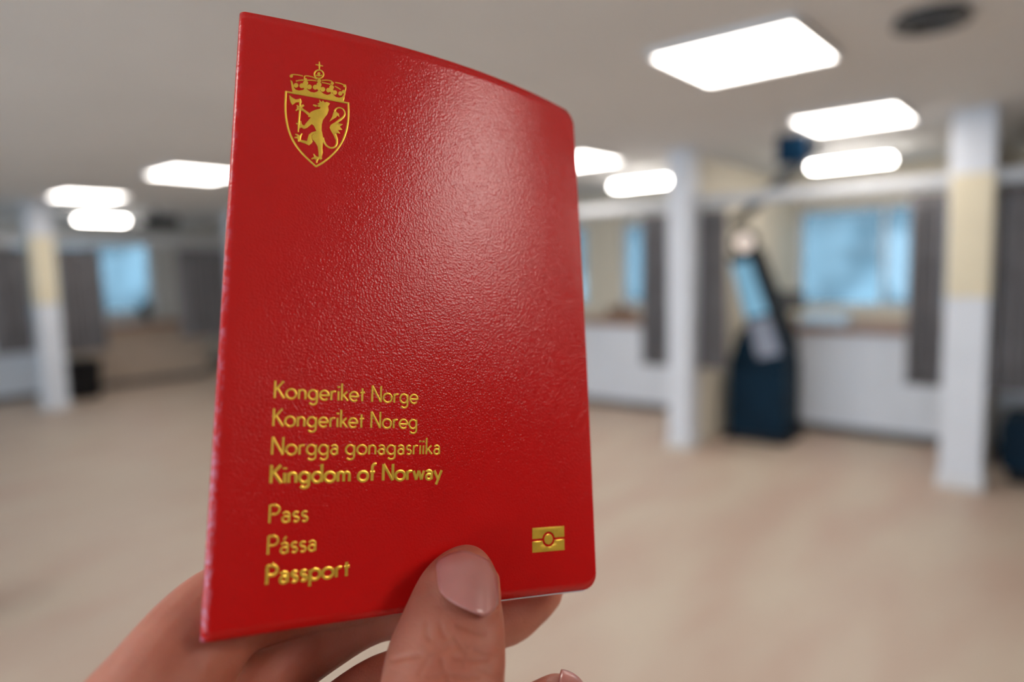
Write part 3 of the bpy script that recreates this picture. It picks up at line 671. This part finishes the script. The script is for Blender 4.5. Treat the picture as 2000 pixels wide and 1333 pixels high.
# thumb section lookup: centre, half width, depth and thickness at image height y
TQ = np.array(cr(THUMB, 10))
def tsec(y):
    l = np.interp(y, TQ[:, 2], TQ[:, 0]); r = np.interp(y, TQ[:, 2], TQ[:, 1]); d_ = np.interp(y, TQ[:, 2], TQ[:, 3]); b_ = np.interp(y, TQ[:, 2], TQ[:, 4])
    return (l+r)/2, (r-l)/2, d_, b_
NLEFT = ([1070, 1085, 1105, 1140, 1170, 1215], [880, 862, 853, 856, 863, 880]); NRIGHT = ([1070, 1090, 1120, 1165, 1215], [935, 953, 969, 973, 969])
def nail_pt(w_, t, lift):
    y0 = 1075+20*abs(2*w_-0.95)**2.2; y1 = 1168+42*w_+7*math.sin(PI*w_)-26*max(0, (w_-.72)/.28)**2-10*max(0, (.2-w_)/.2)**2
    y = y0+(y1-y0)*t
    l = np.interp(y, *NLEFT); r = np.interp(y, *NRIGHT); px = l+(r-l)*w_
    c, a_, d_, b_ = tsec(y); q = min(0.985, max(-0.985, (px-c)/a_))
    dep = d_-b_*math.sqrt(1-q*q)
    n_ = RT*(q/(a_*d_/FPX))-FW*(math.sqrt(1-q*q)/b_); n_ /= np.linalg.norm(n_)
    # the plate leaves the section where it turns over: flatten across
    return cam_pt(c+q*a_*d_/dep if False else px, y, dep)+n_*lift/1000, n_
NP = [[nail_pt(i/14, j/18, 0.0) for i in range(15)] for j in range(19)]
flat = np.array([p for row in NP for p, _ in row])
border = np.array([NP[j][i][0] for j in range(4, 19) for i in (0,)]+[NP[18][i][0] for i in range(15)]+[NP[j][14][0] for j in range(6, 19)])
co_ = np.empty(len(hand_me.vertices)*3); hand_me.vertices.foreach_get('co', co_); co_ = co_.reshape(-1, 3)
no_ = np.empty(len(hand_me.vertices)*3); hand_me.vertices.foreach_get('normal', no_); no_ = no_.reshape(-1, 3)
near = np.where(np.linalg.norm(co_+HORG-flat.mean(0), axis=1) < 0.02)[0]
for i in near:
    p = co_[i]+HORG
    dn = np.linalg.norm(flat-p, axis=1).min()*1000; db = np.linalg.norm(border-p, axis=1).min()*1000
    inside = dn < 0.9
    if inside: co_[i] -= no_[i]*0.35/1000*min(1, db/0.8)
    if db < 2.5 and not inside: co_[i] += no_[i]*0.5/1000*math.exp(-((db-1.0)/0.8)**2)
# creases over the thumb joint (drawn as seen from the thumb's back) and on the index finger
CREASE = [[(834, 1216), (833, 1238), (838, 1249)], [(861, 1220), (863, 1236), (872, 1246)], [(891, 1247), (896, 1262), (907, 1271)], [(819, 1317), (836, 1288), (856, 1271), (880, 1258)], [(907, 1301), (911, 1273), (914, 1260)], [(863, 1288), (865, 1304), (874, 1317), (880, 1340)], [(838, 1322), (874, 1315), (907, 1323), (936, 1320)], [(764, 1290), (797, 1282), (820, 1279)], [(938, 1306), (962, 1317), (978, 1318)], [(894, 1222), (918, 1231), (944, 1238)], [(930, 1268), (950, 1276), (972, 1276)], [(800, 1345), (850, 1350), (900, 1346), (950, 1352)], [(890, 1285), (925, 1290), (950, 1288)]]
dd = co_+HORG-EYEP; zz = dd@FW; px_ = 1000+FPX*(dd@RT)/zz; py_ = 666.5-FPX*(dd@UP)/zz
sel = np.where((no_@FW < -0.15) & (px_ > 740) & (px_ < 995) & (py_ > 1195) & (py_ < 1370) & (zz < 0.14))[0]
dep_ = np.zeros(len(sel))
for line in CREASE:
    best = np.full(len(sel), 1e9)
    for (ax_, ay_), (bx_, by_) in zip(line, line[1:]):
        ex, ey = bx_-ax_, by_-ay_; t_ = np.clip(((px_[sel]-ax_)*ex+(py_[sel]-ay_)*ey)/(ex*ex+ey*ey), 0, 1)
        best = np.minimum(best, np.hypot(px_[sel]-ax_-ex*t_, py_[sel]-ay_-ey*t_))
    dep_ = np.maximum(dep_, 0.38*np.exp(-(best/4.0)**2))
co_[sel] -= no_[sel]*dep_[:, None]/1000
hand_me.vertices.foreach_set('co', co_.ravel()); hand_me.update()
hand_me.polygons.foreach_set('use_smooth', [True]*len(hand_me.polygons)); hand_me.materials.clear()
hand = link('hand', hand_me, M_skin, None, HORG)
tag(hand, 'bare hand gripping the red passport, thumb on its cover and fingers behind', 'hand')
bm = bmesh.new()
g = []
for j in range(19):
    row = []
    for i in range(15):
        w_ = i/14; t = j/18
        lift = 0.22+0.18*(1-(2*w_-1)**2)-0.25*(t > .97)
        row.append(bm.verts.new(Vector(nail_pt(w_, t, lift)[0]-HORG)))
    g.append(row)
for j in range(18):
    for i in range(14): bm.faces.new((g[j][i], g[j+1][i], g[j+1][i+1], g[j][i+1]))
nl = from_bm('thumb_nail', bm, M_nail, hand, None, True); nl['label'] = 'pink thumb nail with fine ridges'
s_ = nl.modifiers.new('thick', 'SOLIDIFY'); s_.thickness = 0.0004; s_.offset = -1
# little finger nail
bm = bmesh.new(); c = cam_pt(1090, 1377, 151)-HORG
ax = (UP*0.75+RT*0.55-FW*0.35); ax /= np.linalg.norm(ax); e1 = np.cross(ax, FW); e1 /= np.linalg.norm(e1); e2 = np.cross(ax, e1); g = []
for j in range(9):
    row = []
    for i in range(11):
        a, b_ = (i/10-.5)*1.2, (j/8-.5)*1.3
        n_ = ax+e1*math.tan(a)+e2*math.tan(b_); n_ /= np.linalg.norm(n_); row.append(bm.verts.new(Vector(c+n_*0.0068)))
    g.append(row)
for j in range(8):
    for i in range(10): bm.faces.new((g[j][i], g[j+1][i], g[j+1][i+1], g[j][i+1]))
n2_ = from_bm('finger_nail', bm, M_nail, hand, None, True); s_ = n2_.modifiers.new('thick', 'SOLIDIFY'); s_.thickness = 0.0005
